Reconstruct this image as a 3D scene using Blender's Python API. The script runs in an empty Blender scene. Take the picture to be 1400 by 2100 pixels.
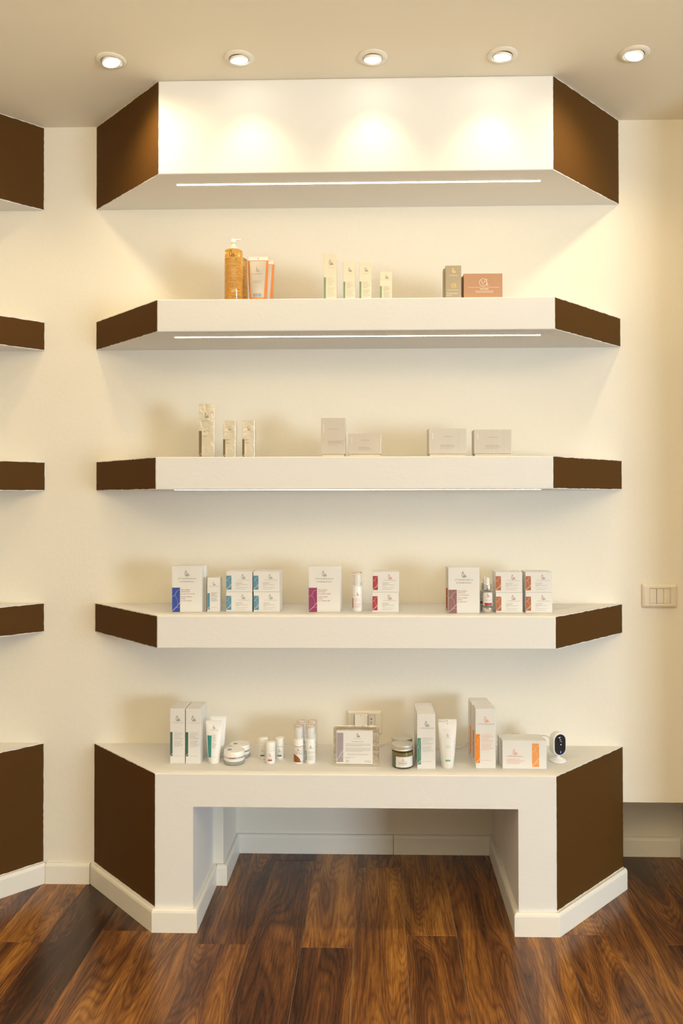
import bpy, bmesh, math, random
from mathutils import Vector, Matrix
random.seed(7)
S = bpy.context.scene
COL = S.collection
PI = math.pi

# ------------------------------------------------------------------ camera
F, CX, CY = 1633.0, 735.8, 1006.4            # focal length and principal point, 1400x2100 frame
YAW, PITCH, ROLL = 0.0241, 0.0105, -0.0016
CAM = Vector((0.072, -2.7213, 1.3122))
fwd = Vector((-math.sin(YAW)*math.cos(PITCH), math.cos(YAW)*math.cos(PITCH), math.sin(PITCH)))
r0 = Vector((math.cos(YAW), math.sin(YAW), 0)); u0 = r0.cross(fwd)
RT = r0*math.cos(ROLL)+u0*math.sin(ROLL); UP = -r0*math.sin(ROLL)+u0*math.cos(ROLL)
cd = bpy.data.cameras.new('camera'); cam = bpy.data.objects.new('camera', cd); COL.objects.link(cam)
m3 = Matrix((RT, UP, -fwd)).transposed(); cam.matrix_world = Matrix.Translation(CAM) @ m3.to_4x4()
cd.sensor_fit = 'HORIZONTAL'; cd.sensor_width = 36; cd.lens = F/1400*36
cd.shift_x = -(CX-700)/1400; cd.shift_y = (CY-1050)/1400
cd.clip_start = 0.05; S.camera = cam

def ray(px, py): return (fwd + RT*((px-CX)/F) - UP*((py-CY)/F))
def atY(px, py, Y):
    d = ray(px, py); return CAM + d*((Y-CAM.y)/d.y)
def atZ(px, py, Z):
    d = ray(px, py); return CAM + d*((Z-CAM.z)/d.z)

# ------------------------------------------------------------------ exposure, world, lights
S.view_settings.view_transform = 'Standard'; S.view_settings.look = 'None'
S.view_settings.gamma = 1; S.view_settings.use_curve_mapping = False
S.view_settings.exposure = 0.12
W = bpy.data.worlds.new('world'); S.world = W; W.use_nodes = True
W.node_tree.nodes['Background'].inputs[0].default_value = (0.75, 0.87, 1.0, 1)
W.node_tree.nodes['Background'].inputs[1].default_value = 0.6

P = 0.2965      # how far the shelves stand out from the wall
Q = 0.2485      # how far the recess goes in behind it
ZC = 2.602
WARM = (1.0, 0.80, 0.50)
SPOT_W = 15.0; SPOT_COL = (1.0, 0.76, 0.42)
LED_E = 14.5; LED_COL = (1.0, 0.86, 0.66)

def area(name, loc, target, sx, sy, power, col):
    l = bpy.data.lights.new(name, 'AREA'); l.shape = 'RECTANGLE'; l.size = sx; l.size_y = sy
    l.energy = power; l.color = col
    o = bpy.data.objects.new(name, l); COL.objects.link(o); o.location = loc
    o.rotation_euler = (Vector(target)-Vector(loc)).to_track_quat('-Z', 'Y').to_euler()
    return o
# daylight entering by the window of the right hand wall, far to the front
area('window_daylight', (4.25, -4.6, 1.05), (0.3, -0.3, 0.5), 1.2, 1.3, 158, (0.72, 0.87, 1.0))
# added soft ambient fill behind the camera, no fixture of the room
area('soft_fill_light', (0.2, -3.6, 2.5), (0.2, -2.2, 0.0), 2.6, 1.2, 11, (1.0, 0.93, 0.84))
# added unseen fill behind the camera, shining up to brighten the ceiling
area('ceiling_fill_light', (0.2, -3.0, 1.75), (0.2, -3.0, 2.6), 3.4, 0.8, 108, (1.0, 0.80, 0.47))

# ------------------------------------------------------------------ materials
MATS = {}
def mat(name, col, rough=0.5, metal=0.0, spec=0.5, trans=0.0, coat=0.0, emit=None, es=0.0, bump=None, alpha=1.0, ior=1.45, var=0.0):
    m = bpy.data.materials.new(name); m.use_nodes = True; MATS[name] = m
    nt = m.node_tree; b = nt.nodes['Principled BSDF']; I = b.inputs
    I['Base Color'].default_value = (*col, 1); I['Roughness'].default_value = rough
    I['Metallic'].default_value = metal; I['Specular IOR Level'].default_value = spec
    I['Transmission Weight'].default_value = trans; I['Coat Weight'].default_value = coat
    I['Coat Roughness'].default_value = 0.08; I['IOR'].default_value = ior; I['Alpha'].default_value = alpha
    if emit: I['Emission Color'].default_value = (*emit, 1); I['Emission Strength'].default_value = es
    if bump or var:
        tc = nt.nodes.new('ShaderNodeTexCoord'); mp = nt.nodes.new('ShaderNodeMapping')
        sc, st = (bump[0], bump[1]) if bump else ((30, 30, 30), 0)
        mp.inputs['Scale'].default_value = sc
        n = nt.nodes.new('ShaderNodeTexNoise'); n.inputs['Scale'].default_value = 1; n.inputs['Detail'].default_value = 3
        nt.links.new(tc.outputs['Object'], mp.inputs[0]); nt.links.new(mp.outputs[0], n.inputs['Vector'])
        if st:
            bp = nt.nodes.new('ShaderNodeBump'); bp.inputs['Strength'].default_value = st; bp.inputs['Distance'].default_value = 0.002
            nt.links.new(n.outputs[0], bp.inputs['Height']); nt.links.new(bp.outputs[0], I['Normal'])
        if var:
            mx = nt.nodes.new('ShaderNodeMix'); mx.data_type = 'RGBA'
            mx.inputs['A'].default_value = (*[c*(1-var) for c in col], 1); mx.inputs['B'].default_value = (*[min(1, c*(1+var)) for c in col], 1)
            nt.links.new(n.outputs[0], mx.inputs['Factor']); nt.links.new(mx.outputs['Result'], I['Base Color'])
    return m
mat('wall_paint', (0.80, 0.757, 0.665), 0.85, spec=0.2, bump=((70, 70, 70), 0.22), var=0.02)
mat('ceiling_paint', (0.82, 0.77, 0.655), 0.9, spec=0.2, bump=((40, 40, 40), 0.05))
mat('shelf_paint', (0.755, 0.74, 0.715), 0.7, spec=0.25, bump=((60, 60, 90), 0.2))
mat('brown_paint', (0.085, 0.037, 0.0055), 0.7, spec=0.18, bump=((50, 50, 120), 0.15), var=0.06)
mat('skirting', (0.82, 0.79, 0.72), 0.38, spec=0.5)
mat('underlay', (0.62, 0.55, 0.46), 0.8)
mat('trim_metal', (0.80, 0.76, 0.68), 0.35, spec=0.5)
mat('lamp_glass', (1, 1, 1), 0.3, emit=(1, 0.93, 0.78), es=14)
mat('led', (1, 1, 1), 0.5, emit=LED_COL, es=LED_E)
mat('card', (0.74, 0.725, 0.70), 0.42, coat=0.25, bump=((25, 25, 25), 0.05))
mat('card_warm', (0.62, 0.585, 0.49), 0.30, metal=0.2, coat=0.5, bump=((90, 30, 25), 0.12))
mat('card_cream', (0.74, 0.65, 0.48), 0.5)
mat('silver_wrap', (0.90, 0.86, 0.76), 0.20, metal=0.75, coat=1.0, bump=((45, 45, 28), 1.0))
mat('silver_card', (0.56, 0.525, 0.48), 0.36, metal=0.4, bump=((420, 420, 6), 0.14), var=0.05)
mat('taupe_card', (0.36, 0.31, 0.23), 0.38, metal=0.3)
mat('copper_card', (0.43, 0.245, 0.155), 0.40, metal=0.25)
mat('gold_print', (0.85, 0.62, 0.16), 0.3, metal=0.7)
mat('pale_print', (0.85, 0.78, 0.68), 0.5)
mat('text_grey', (0.29, 0.27, 0.245), 0.6)
mat('text_dark', (0.06, 0.07, 0.06), 0.6)
mat('text_pale', (0.46, 0.43, 0.39), 0.6)
mat('text_red', (0.45, 0.06, 0.05), 0.6)
mat('text_orange', (0.78, 0.20, 0.05), 0.6)
mat('text_plum', (0.33, 0.05, 0.06), 0.6)
def band(name, c): mat(name, c, 0.45, var=0.16, bump=((120, 120, 40), 0.0001))
band('band_blue', (0.035, 0.075, 0.36)); band('band_teal', (0.10, 0.26, 0.37)); band('band_magenta', (0.28, 0.045, 0.13))
band('band_red', (0.38, 0.045, 0.06)); band('band_mauve', (0.27, 0.13, 0.14)); band('band_copper', (0.40, 0.13, 0.055))
band('band_darkgreen', (0.055, 0.125, 0.095)); band('band_seagreen', (0.09, 0.26, 0.20)); band('band_orange', (0.82, 0.24, 0.01))
band('band_softorange', (0.80, 0.33, 0.10)); band('band_sage', (0.20, 0.29, 0.17)); band('band_olive', (0.17, 0.12, 0.055))
band('band_lilac', (0.36, 0.30, 0.33)); band('band_aqua', (0.035, 0.27, 0.25)); band('band_green', (0.17, 0.38, 0.19))
band('band_brown', (0.28, 0.085, 0.02)); band('band_grey', (0.30, 0.33, 0.38)); band('band_slate', (0.10, 0.16, 0.14))
mat('white_line', (0.85, 0.82, 0.80), 0.5)
mat('white_plastic', (0.84, 0.83, 0.80), 0.28, spec=0.5)
mat('frost_plastic', (0.92, 0.90, 0.86), 0.3, trans=0.2, spec=0.5, ior=1.25)
mat('clear_plastic', (0.96, 0.94, 0.90), 0.06, trans=0.92)
mat('cap_plastic', (0.93, 0.91, 0.88), 0.12, alpha=0.22)
mat('rose_metal', (0.62, 0.42, 0.32), 0.3, metal=0.8)
mat('chrome', (0.75, 0.74, 0.71), 0.16, metal=1.0)
mat('brushed_lid', (0.70, 0.67, 0.61), 0.42, metal=0.7, bump=((200, 12, 12), 0.15))
mat('foil', (0.72, 0.68, 0.58), 0.24, metal=0.85, bump=((45, 45, 45), 0.9))
mat('amber', (0.95, 0.55, 0.12), 0.08, trans=0.55, coat=0.3, ior=1.36)
mat('amber_pale', (0.93, 0.62, 0.22), 0.1, trans=0.55, ior=1.36)
mat('orange_gel', (0.76, 0.25, 0.05), 0.3, trans=0.15, coat=0.4)
mat('honey_gel', (0.42, 0.31, 0.10), 0.15, trans=0.25, coat=0.5)
mat('jar_glass', (0.96, 0.96, 0.92), 0.03, trans=1.0, ior=1.3)
mat('thick_glass', (0.55, 0.54, 0.50), 0.08, trans=0.45, coat=0.6)
mat('black_gloss', (0.012, 0.011, 0.013), 0.12, spec=0.6)
mat('lens_glass', (0.03, 0.03, 0.05), 0.03, spec=0.8, coat=1)
mat('led_blue', (0.2, 0.2, 1), 0.3, emit=(0.25, 0.2, 1.0), es=4)
mat('led_white', (0.9, 0.9, 1), 0.3, emit=(0.9, 0.9, 1.0), es=2.0)
mat('ivory_plastic', (0.74, 0.67, 0.55), 0.4)
mat('socket_plastic', (0.82, 0.78, 0.72), 0.35)
mat('black_hole', (0.01, 0.01, 0.01), 0.7)
mat('cable', (0.75, 0.72, 0.68), 0.4)

def wood_material():
    m = bpy.data.materials.new('walnut'); m.use_nodes = True; MATS['walnut'] = m
    nt = m.node_tree; L = nt.links; N = nt.nodes; b = N['Principled BSDF']
    def nd(t, **k):
        n = N.new(t)
        for a, v in k.items(): setattr(n, a, v)
        return n
    tc = nd('ShaderNodeTexCoord'); oi = nd('ShaderNodeObjectInfo')
    def math_(op, a, b2=None, c=None):
        n = nd('ShaderNodeMath', operation=op)
        for i, v in enumerate((a, b2, c)):
            if v is None: continue
            if isinstance(v, (int, float)): n.inputs[i].default_value = v
            else: L.new(v, n.inputs[i])
        return n.outputs[0]
    r = oi.outputs['Random']
    off = nd('ShaderNodeCombineXYZ'); L.new(math_('MULTIPLY', r, 37.0), off.inputs[0]); L.new(math_('MULTIPLY', r, 91.0), off.inputs[1]); L.new(math_('MULTIPLY', r, 13.0), off.inputs[2])
    add = nd('ShaderNodeVectorMath', operation='ADD'); L.new(tc.outputs['Object'], add.inputs[0]); L.new(off.outputs[0], add.inputs[1])
    def noise(sx, sy, det, dist=0.0, rough=0.5):
        mp = nd('ShaderNodeMapping'); mp.inputs['Scale'].default_value = (sx, sy, 1); L.new(add.outputs[0], mp.inputs[0])
        n = nd('ShaderNodeTexNoise'); n.inputs['Scale'].default_value = 1; n.inputs['Detail'].default_value = det
        n.inputs['Distortion'].default_value = dist; n.inputs['Roughness'].default_value = rough
        L.new(mp.outputs[0], n.inputs['Vector']); return n.outputs[0]
    big = noise(7.5, 0.95, 1.6, 0.35, 0.42)
    ring = math_('SINE', math_('MULTIPLY', big, 240.0))
    ring = math_('POWER', math_('MULTIPLY_ADD', ring, 0.5, 0.5), 0.45)
    ring2 = math_('MULTIPLY_ADD', math_('SINE', math_('MULTIPLY', big, 31.0)), 0.5, 0.5)
    fibre = noise(260, 7, 3, 0.3, 0.6)
    cloud = noise(13, 1.5, 3, 0.6, 0.5)
    pore = noise(700, 26, 2, 0, 0.5)
    v = math_('MULTIPLY', ring, 0.135)
    v = math_('ADD', v, math_('MULTIPLY', ring2, 0.17))
    v = math_('ADD', v, math_('MULTIPLY', fibre, 0.55))
    v = math_('ADD', v, math_('MULTIPLY', cloud, 0.74))
    v = math_('ADD', v, math_('MULTIPLY', r, 0.38))
    v = math_('SUBTRACT', v, 0.515)
    cr = nd('ShaderNodeValToRGB'); L.new(v, cr.inputs[0]); e = cr.color_ramp.elements
    e[0].position = 0.12; e[0].color = (0.020, 0.0085, 0.004, 1)
    e[1].position = 0.92; e[1].color = (0.50, 0.23, 0.05, 1)
    for p, c in ((0.33, (0.060, 0.024, 0.0105, 1)), (0.52, (0.135, 0.052, 0.018, 1)), (0.70, (0.28, 0.115, 0.026, 1))):
        x = e.new(p); x.color = c
    mx = nd('ShaderNodeMix', data_type='RGBA', blend_type='MULTIPLY'); mx.inputs['Factor'].default_value = 0.5
    L.new(cr.outputs[0], mx.inputs['A'])
    pr = nd('ShaderNodeValToRGB'); L.new(pore, pr.inputs[0]); pr.color_ramp.elements[0].position = 0.36; pr.color_ramp.elements[0].color = (0.35, 0.3, 0.28, 1); pr.color_ramp.elements[1].position = 0.5
    L.new(pr.outputs[0], mx.inputs['B']); L.new(mx.outputs['Result'], b.inputs['Base Color'])
    b.inputs['Roughness'].default_value = 0.27; b.inputs['Specular IOR Level'].default_value = 0.45
    bp = nd('ShaderNodeBump'); bp.inputs['Strength'].default_value = 0.12; bp.inputs['Distance'].default_value = 0.001
    L.new(fibre, bp.inputs['Height']); L.new(bp.outputs[0], b.inputs['Normal'])
wood_material()

# ------------------------------------------------------------------ mesh building
class MB:
    def __init__(s): s.v = []; s.f = []; s.sm = []
    def add(s, vs, fs, smooth=False):
        n = len(s.v); s.v += [tuple(v) for v in vs]; s.f += [tuple(i+n for i in f) for f in fs]; s.sm += [smooth]*len(fs); return s
    def box(s, x0, x1, y0, y1, z0, z1, bev=0.0):
        if bev <= 0:
            v = [(x, y, z) for z in (z0, z1) for y in (y0, y1) for x in (x0, x1)]
            return s.add(v, [(0, 2, 3, 1), (4, 5, 7, 6), (0, 1, 5, 4), (2, 6, 7, 3), (0, 4, 6, 2), (1, 3, 7, 5)])
        bm = bmesh.new(); bmesh.ops.create_cube(bm, size=1)
        for q in bm.verts: q.co = Vector(((x0+x1)/2+q.co.x*(x1-x0), (y0+y1)/2+q.co.y*(y1-y0), (z0+z1)/2+q.co.z*(z1-z0)))
        bmesh.ops.bevel(bm, geom=bm.edges[:], offset=bev, segments=2, affect='EDGES', profile=0.5)
        bm.verts.index_update(); s.add([q.co for q in bm.verts], [[q.index for q in f.verts] for f in bm.faces]); bm.free(); return s
    def prism(s, poly, z0, z1):          # poly counter-clockwise seen from above
        n = len(poly); v = [(x, y, z0) for x, y in poly]+[(x, y, z1) for x, y in poly]
        f = [tuple(range(n))[::-1], tuple(range(n, 2*n))]+[(i, (i+1) % n, (i+1) % n+n, i+n) for i in range(n)]
        return s.add(v, f)
    def lathe(s, prof, n=32, c=(0, 0, 0), smooth=True, M=None, caps=True):   # prof: (r,z) from bottom to top
        v = []; f = []
        for r, z in prof:
            for k in range(n):
                a = 2*PI*k/n; p = Vector((r*math.cos(a), r*math.sin(a), z))
                if M: p = M @ p
                v.append((p.x+c[0], p.y+c[1], p.z+c[2]))
        for i in range(len(prof)-1):
            for k in range(n):
                a = i*n+k; b = i*n+(k+1) % n; f.append((a, b, b+n, a+n))
        if caps and prof[0][0] > 1e-6: f.append(tuple(range(n))[::-1])
        if caps and prof[-1][0] > 1e-6: f.append(tuple(range((len(prof)-1)*n, len(prof)*n)))
        return s.add(v, f, smooth)
    def tube(s, pts, r, n=8):
        pts = [Vector(p) for p in pts]; v = []; f = []
        for i, p in enumerate(pts):
            d = (pts[min(i+1, len(pts)-1)]-pts[max(i-1, 0)]).normalized()
            a = d.orthogonal().normalized() if i == 0 else (a - d*a.dot(d)).normalized()
            b = d.cross(a)
            for k in range(n): v.append(p+(a*math.cos(2*PI*k/n)+b*math.sin(2*PI*k/n))*r)
        for i in range(len(pts)-1):
            for k in range(n): f.append((i*n+k, i*n+(k+1) % n, (i+1)*n+(k+1) % n, (i+1)*n+k))
        f.append(tuple(range(n))[::-1]); f.append(tuple(range((len(pts)-1)*n, len(pts)*n)))
        return s.add(v, f, True)
    def mesh(s, name, material):
        me = bpy.data.meshes.new(name); me.from_pydata(s.v, [], s.f); me.materials.append(MATS[material])
        me.polygons.foreach_set('use_smooth', s.sm)
        bm = bmesh.new(); bm.from_mesh(me); bmesh.ops.remove_doubles(bm, verts=bm.verts, dist=1e-6)
        for e in bm.edges:
            if len(e.link_faces) == 2 and e.calc_face_angle(0) > 0.7: e.smooth = False
        bm.to_mesh(me); bm.free()
        return me
    def obj(s, name, material, parent=None, label=None):
        o = bpy.data.objects.new(name, s.mesh(name, material)); COL.objects.link(o)
        if parent: o.parent = parent
        if label: o['label'] = label
        return o

def tag(o, label=None, cat=None, group=None, kind=None):
    if label: o['label'] = label
    if cat: o['category'] = cat
    if group: o['group'] = group
    if kind: o['kind'] = kind
    return o
def empty(name, loc=(0, 0, 0), rz=0.0):
    o = bpy.data.objects.new(name, None); COL.objects.link(o); o.location = loc; o.rotation_euler = (0, 0, rz); o.empty_display_size = 0.05
    return o
def copy_tree(o, parent=None):
    c = o.copy(); COL.objects.link(c); c.parent = parent
    for ch in o.children: copy_tree(ch, c)
    return c
CACHE = {}
def place(key, builder, loc, label, cat, group=None, rz=0.0):
    """first use builds the thing, later uses copy it and its parts (shared mesh data)"""
    if key not in CACHE:
        o = builder(); CACHE[key] = o
    else:
        o = copy_tree(CACHE[key])
        if 'group' in o: del o['group']
    o.location = loc; o.rotation_euler = (0, 0, rz)
    return tag(o, label, cat, group)

# ------------------------------------------------------------------ flat print (2D x,z shapes carried onto a surface)
TXT = {}
def glyphs(s):
    if s not in TXT:
        c = bpy.data.curves.new('t', 'FONT'); c.body = s; c.size = 1; c.resolution_u = 1
        o = bpy.data.objects.new('t', c); COL.objects.link(o); bpy.context.view_layer.update()
        me = bpy.data.meshes.new_from_object(o.evaluated_get(bpy.context.evaluated_depsgraph_get()))
        v = [(a.co.x, a.co.y) for a in me.vertices]; f = [tuple(p.vertices) for p in me.polygons]
        bpy.data.objects.remove(o); bpy.data.curves.remove(c); bpy.data.meshes.remove(me)
        xs = [a[0] for a in v]; x0 = min(xs)
        TXT[s] = ([(a[0]-x0, a[1]) for a in v], f, max(xs)-x0)
    return TXT[s]
class Print:
    def __init__(s, surf): s.surf = surf; s.mb = MB()
    def quads(s, pts, fs): s.mb.add([s.surf(x, z) for x, z in pts], fs); return s
    def rect(s, x0, x1, z0, z1, nx=1, nz=1):
        p = [(x0+(x1-x0)*i/nx, z0+(z1-z0)*j/nz) for j in range(nz+1) for i in range(nx+1)]
        return s.quads(p, [(j*(nx+1)+i, j*(nx+1)+i+1, (j+1)*(nx+1)+i+1, (j+1)*(nx+1)+i) for j in range(nz) for i in range(nx)])
    def line(s, pts, w, closed=False):
        n = len(pts); o = []
        for i, (x, z) in enumerate(pts):
            a = pts[(i-1) % n] if (closed or i > 0) else pts[i]; b = pts[(i+1) % n] if (closed or i < n-1) else pts[i]
            dx, dz = b[0]-a[0], b[1]-a[1]; l = math.hypot(dx, dz) or 1
            o += [(x-dz/l*w/2, z+dx/l*w/2), (x+dz/l*w/2, z-dx/l*w/2)]
        fs = [(2*i, 2*i+1, (2*i+3) % (2*n), (2*i+2) % (2*n)) for i in range(n if closed else n-1)]
        return s.quads(o, fs)
    def text(s, t, x, z, w=None, h=None, align='C'):
        v, f, tw = glyphs(t)
        k = (w/tw) if w else h/0.7
        kz = (h/0.7) if h else k
        ox = x-tw*k/2 if align == 'C' else x
        return s.quads([(ox+a*k, z+b*kz) for a, b in v], f)
    def words(s, x0, x1, z, h, rnd, fill=1.0):           # a line of print too small to read: word-long dashes
        x = x0; end = x0+(x1-x0)*fill
        while x < end-h:
            l = min(rnd.uniform(1.6, 6.0)*h, end-x); s.rect(x, x+l, z, z+h*0.8); x += l+h*0.55
        return s
    def mark(s, x, z, h, w=0.06):                        # leaf mark: tall leaf, small leaf and curl
        def leaf(x0, z0, a, L, wd, n=9):
            ca, sa = math.cos(a), math.sin(a); o = []
            for sgn in (1, -1):
                rng = range(n) if sgn == 1 else range(n-2, 0, -1)
                for i in rng:
                    t = i/(n-1); u = t*L; q = sgn*wd*math.sin(PI*t**0.8)
                    o.append((x0+u*ca-q*sa, z0+u*sa+q*ca))
            return o
        s.line(leaf(x-0.20*h, z, PI/2-0.02, h, 0.16*h), w*h*1.1, True)
        s.line(leaf(x-0.04*h, z-0.02*h, 0.98, 0.58*h, 0.085*h), w*h, True)
        s.line(leaf(x+0.12*h, z+0.06*h, 0.25, 0.36*h, 0.065*h), w*h*0.8, True)
        return s
    def wordmark(s, x, z, w, h): return s.text('STAMINALIS', x, z, w, h)
    def done(s, name, material, parent, label=None):
        if s.mb.v: return s.mb.obj(name, material, parent, label)
EPS = 0.00025
def flat(y): return lambda x, z: (x, y-EPS, z)
def cyl(r): return lambda x, z: ((r+EPS)*math.sin(x/r), -(r+EPS)*math.cos(x/r), z)

# ------------------------------------------------------------------ the room
def struct(mb, name, material, label=None): return tag(mb.obj(name, material), label, kind='structure')
XWL, XWR, YB = -3.3, 4.5, -5.6
ZLIN = atY(1330, 1645.5, 0).z                     # underside of the right hand wall box
XLW = atY(458, 1740, 0).x                         # deep recess side, left
XLI = atY(437, 1740, 0).x                         # inner face of the left bench leg
XRI = 0.4930                                      # inner face of the right bench leg
ZAP = atY(730, 1657, -P).z                        # underside of the bench apron
XRR = atY(1394, 1755, Q-0.015).x+0.015            # right side of the recess on the right
XRET = 1.32                                       # short return wall to the right
b = MB()
b.box(XWL, XLW, 0, Q, 0, ZC)                      # left of the recess, down to the floor
b.box(XLW, XRI, 0, Q, ZAP, ZC)                    # above the bench recess
b.box(XRI, 0.86, 0, Q, 0, ZC)
b.box(0.86, XRET, 0, Q, ZLIN, ZC)
b.box(XRR, XRET, 0, Q, 0, ZLIN)
struct(b, 'wall_back', 'wall_paint', 'cream painted back wall behind the shelves')
b = MB(); b.box(XWL, XRET, Q, Q+0.1, 0, 0.62); struct(b, 'wall_recess', 'wall_paint', 'wall at the back of the low recesses')
b = MB(); b.box(XRET, XRET+0.12, -0.50, Q, 0, ZC); struct(b, 'wall_return', 'wall_paint')
b = MB(); b.box(XRET+0.12, XWR, 0, 0.1, 0, ZC); struct(b, 'wall_beyond', 'wall_paint')
b = MB(); b.box(XWL-0.1, XWL, YB, Q, 0, ZC); struct(b, 'wall_left', 'wall_paint')
b = MB()
b.box(XWR, XWR+0.1, YB, -5.3, 0, ZC); b.box(XWR, XWR+0.1, -3.9, 0.1, 0, ZC)
b.box(XWR, XWR+0.1, -5.3, -3.9, 0, 0.4); b.box(XWR, XWR+0.1, -5.3, -3.9, 2.0, ZC)
struct(b, 'wall_right', 'wall_paint')
b = MB()
for a in ((-5.3, -5.24, 0.4, 2.0), (-3.96, -3.9, 0.4, 2.0), (-5.24, -3.96, 0.4, 0.46), (-5.24, -3.96, 1.94, 2.0), (-4.63, -4.57, 0.46, 1.94)):
    b.box(XWR+0.02, XWR+0.08, a[0], a[1], a[2], a[3])
struct(b, 'window_1', 'skirting')
b = MB(); b.box(XWL, XWR, YB-0.1, YB, 0, ZC); struct(b, 'wall_front', 'wall_paint')
b = MB(); b.box(XWL-0.1, XWR+0.1, YB-0.1, Q+0.1, ZC, ZC+0.1); struct(b, 'ceiling', 'ceiling_paint', 'cream ceiling with recessed downlights')

# floor: a slab with each walnut plank a piece of its own
b = MB(); b.box(XWL-0.1, XWR+0.1, YB-0.1, Q+0.1, -0.06, -0.0018)
floor = struct(b, 'floor', 'underlay', 'dark walnut plank floor')
s0 = atZ(734, 1756, 0).x; s1 = atZ(718, 2098, 0).x
PW = (atZ(991, 1754, 0).x-atZ(649, 1752, 0).x)/4
XS = (s0+s1)/2; PL = 1.29
print('plank width', PW)
jn = {-1: 1944, 0: 1779, 1: 1917, 2: 1700, 3: 2160, 4: 1912, -2: 1766, -3: 1939, -4: 2170, -5: 1914, 5: 2120}
plank_cache = {}
def plank_mesh(l):
    k = round(l, 3)
    if k not in plank_cache:
        g = 0.0009; w = PW-g; h = 0.0018; c = 0.0005
        bb = MB(); x0, x1, y0, y1 = -w/2, w/2, -k/2+g, k/2-g
        v = [(x0, y0, -h), (x1, y0, -h), (x1, y1, -h), (x0, y1, -h), (x0, y0, -c), (x1, y0, -c), (x1, y1, -c), (x0, y1, -c),
             (x0+c, y0+c, 0), (x1-c, y0+c, 0), (x1-c, y1-c, 0), (x0+c, y1-c, 0)]
        bb.add(v, [(3, 2, 1, 0), (0, 1, 5, 4), (1, 2, 6, 5), (2, 3, 7, 6), (3, 0, 4, 7), (4, 5, 9, 8), (5, 6, 10, 9), (6, 7, 11, 10), (7, 4, 8, 11), (8, 9, 10, 11)])
        plank_cache[k] = bb.mesh('plank', 'walnut')
    return plank_cache[k]
for c in range(-13, 10):
    xc = XS+(c+0.5)*PW
    if xc+PW/2 < XWL: continue
    yj = atZ(735, jn[c], 0).y if c in jn else -0.3-random.random()*1.2
    ys = [Q]; y = yj
    while y+PL < Q-0.03: y += PL
    while y > -3.2: ys.append(y); y -= PL
    ys.append(y)
    for i in range(len(ys)-1):
        l = ys[i]-ys[i+1]
        o = bpy.data.objects.new('plank', plank_mesh(l)); COL.objects.link(o); o.parent = floor
        o.location = (xc, (ys[i]+ys[i+1])/2, 0)
b = MB(); b.box(XWL, XWR, YB, -4.51, -0.0018, -0.0003); b.box(XS+10*PW+0.001, XWR, -4.5, 0, -0.0018, -0.0003)
o = b.obj('far_planking', 'walnut', floor); o['kind'] = 'stuff'

# skirting boards
def boards(path, h=0.069, t=0.015):               # path runs with the room on its right hand side
    mb = MB(); n = len(path); off = []
    for i, p in enumerate(path):
        p = Vector(p); ns = []
        if i > 0: d = (p-Vector(path[i-1])).normalized(); ns.append(Vector((d.y, -d.x)))
        if i < n-1: d = (Vector(path[i+1])-p).normalized(); ns.append(Vector((d.y, -d.x)))
        nn = sum(ns, Vector((0, 0))); nn = nn/len(ns); nn = nn/nn.length_squared
        off.append(nn)
    prof = [(0, 0), (t, 0), (t, h-0.010), (t-0.002, h-0.004), (t-0.006, h), (0, h)]
    v = []; m = len(prof)
    for p, nn in zip(path, off):
        for a, z in prof: v.append((p[0]+nn.x*a, p[1]+nn.y*a, z))
    f = []
    for i in range(n-1):
        for k in range(m): f.append((i*m+k, i*m+(k+1) % m, (i+1)*m+(k+1) % m, (i+1)*m+k))
    f.append(tuple(range(m))); f.append(tuple(range((n-1)*m, n*m))[::-1])
    return mb.add(v, f)

# ------------------------------------------------------------------ shelf units
ZS = {'box': (2.3129, ZC-0.0005), 'two': (1.8268, 1.9263), 'three': (1.3421, 1.4422), 'four': (0.8569, 0.9565), 'bench': (0.0, 0.4758)}
def corners(lb, rb, lf, rf, y):                    # pixel columns of the four corners, at about pixel row y
    return [atY(lb, y, 0).x, atY(rb, y, 0).x, atY(lf, y, -P).x, atY(rf, y, -P).x]
CRN = {'box': corners(198.5, 1267.5, 325, 1134, 300), 'two': corners(198, 1271, 322.5, 1137.5, 640), 'three': corners(198, 1274, 319, 1134, 970),
       'four': corners(195.5, 1275, 322, 1139, 1290), 'bench': corners(193.5, 1277, 318, 1140.5, 1700)}
def brown_face(A, B, z0, z1, parent, m=0.0025):    # painted chamfer: thin coat with a hand-cut edge, A->B seen left to right from the room
    A = Vector(A); B = Vector(B); d = (B-A); L = d.length; d.normalize(); n = Vector((d.y, -d.x)); t = 0.0008
    rnd = random.Random(int(abs(A.x)*1e4)+int(z0*1e3))
    def edge(p, q, k): return [(p[0]+(q[0]-p[0])*i/k, p[1]+(q[1]-p[1])*i/k) for i in range(k)]
    e = 0.0035
    cs = [(0.001, z0+m), (L-0.001, z0+m), (L-0.001, z1-m), (0.001, z1-m)]
    out = []
    for i in range(4):
        p, q = cs[i], cs[(i+1) % 4]; k = max(4, int(math.hypot(q[0]-p[0], q[1]-p[1])/0.012))
        for j, c in enumerate(edge(p, q, k)):
            out.append(c if j == 0 else (min(L-0.0008, max(0.0008, c[0]+rnd.uniform(-1, 1)*0.0009)), c[1]+rnd.uniform(-1, 1)*0.0009))
    mb = MB(); N = len(out); v = []
    for tt in (0.0, t):
        for u, z in out: v.append((A.x+d.x*u+n.x*tt, A.y+d.y*u+n.y*tt, z))
    f = [tuple(range(N, 2*N))]+[(i, (i+1) % N, (i+1) % N+N, i+N) for i in range(N)]
    mb.add(v, f); return mb.obj('side_panel', 'brown_paint', parent, 'dark brown painted slanting side')
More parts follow.
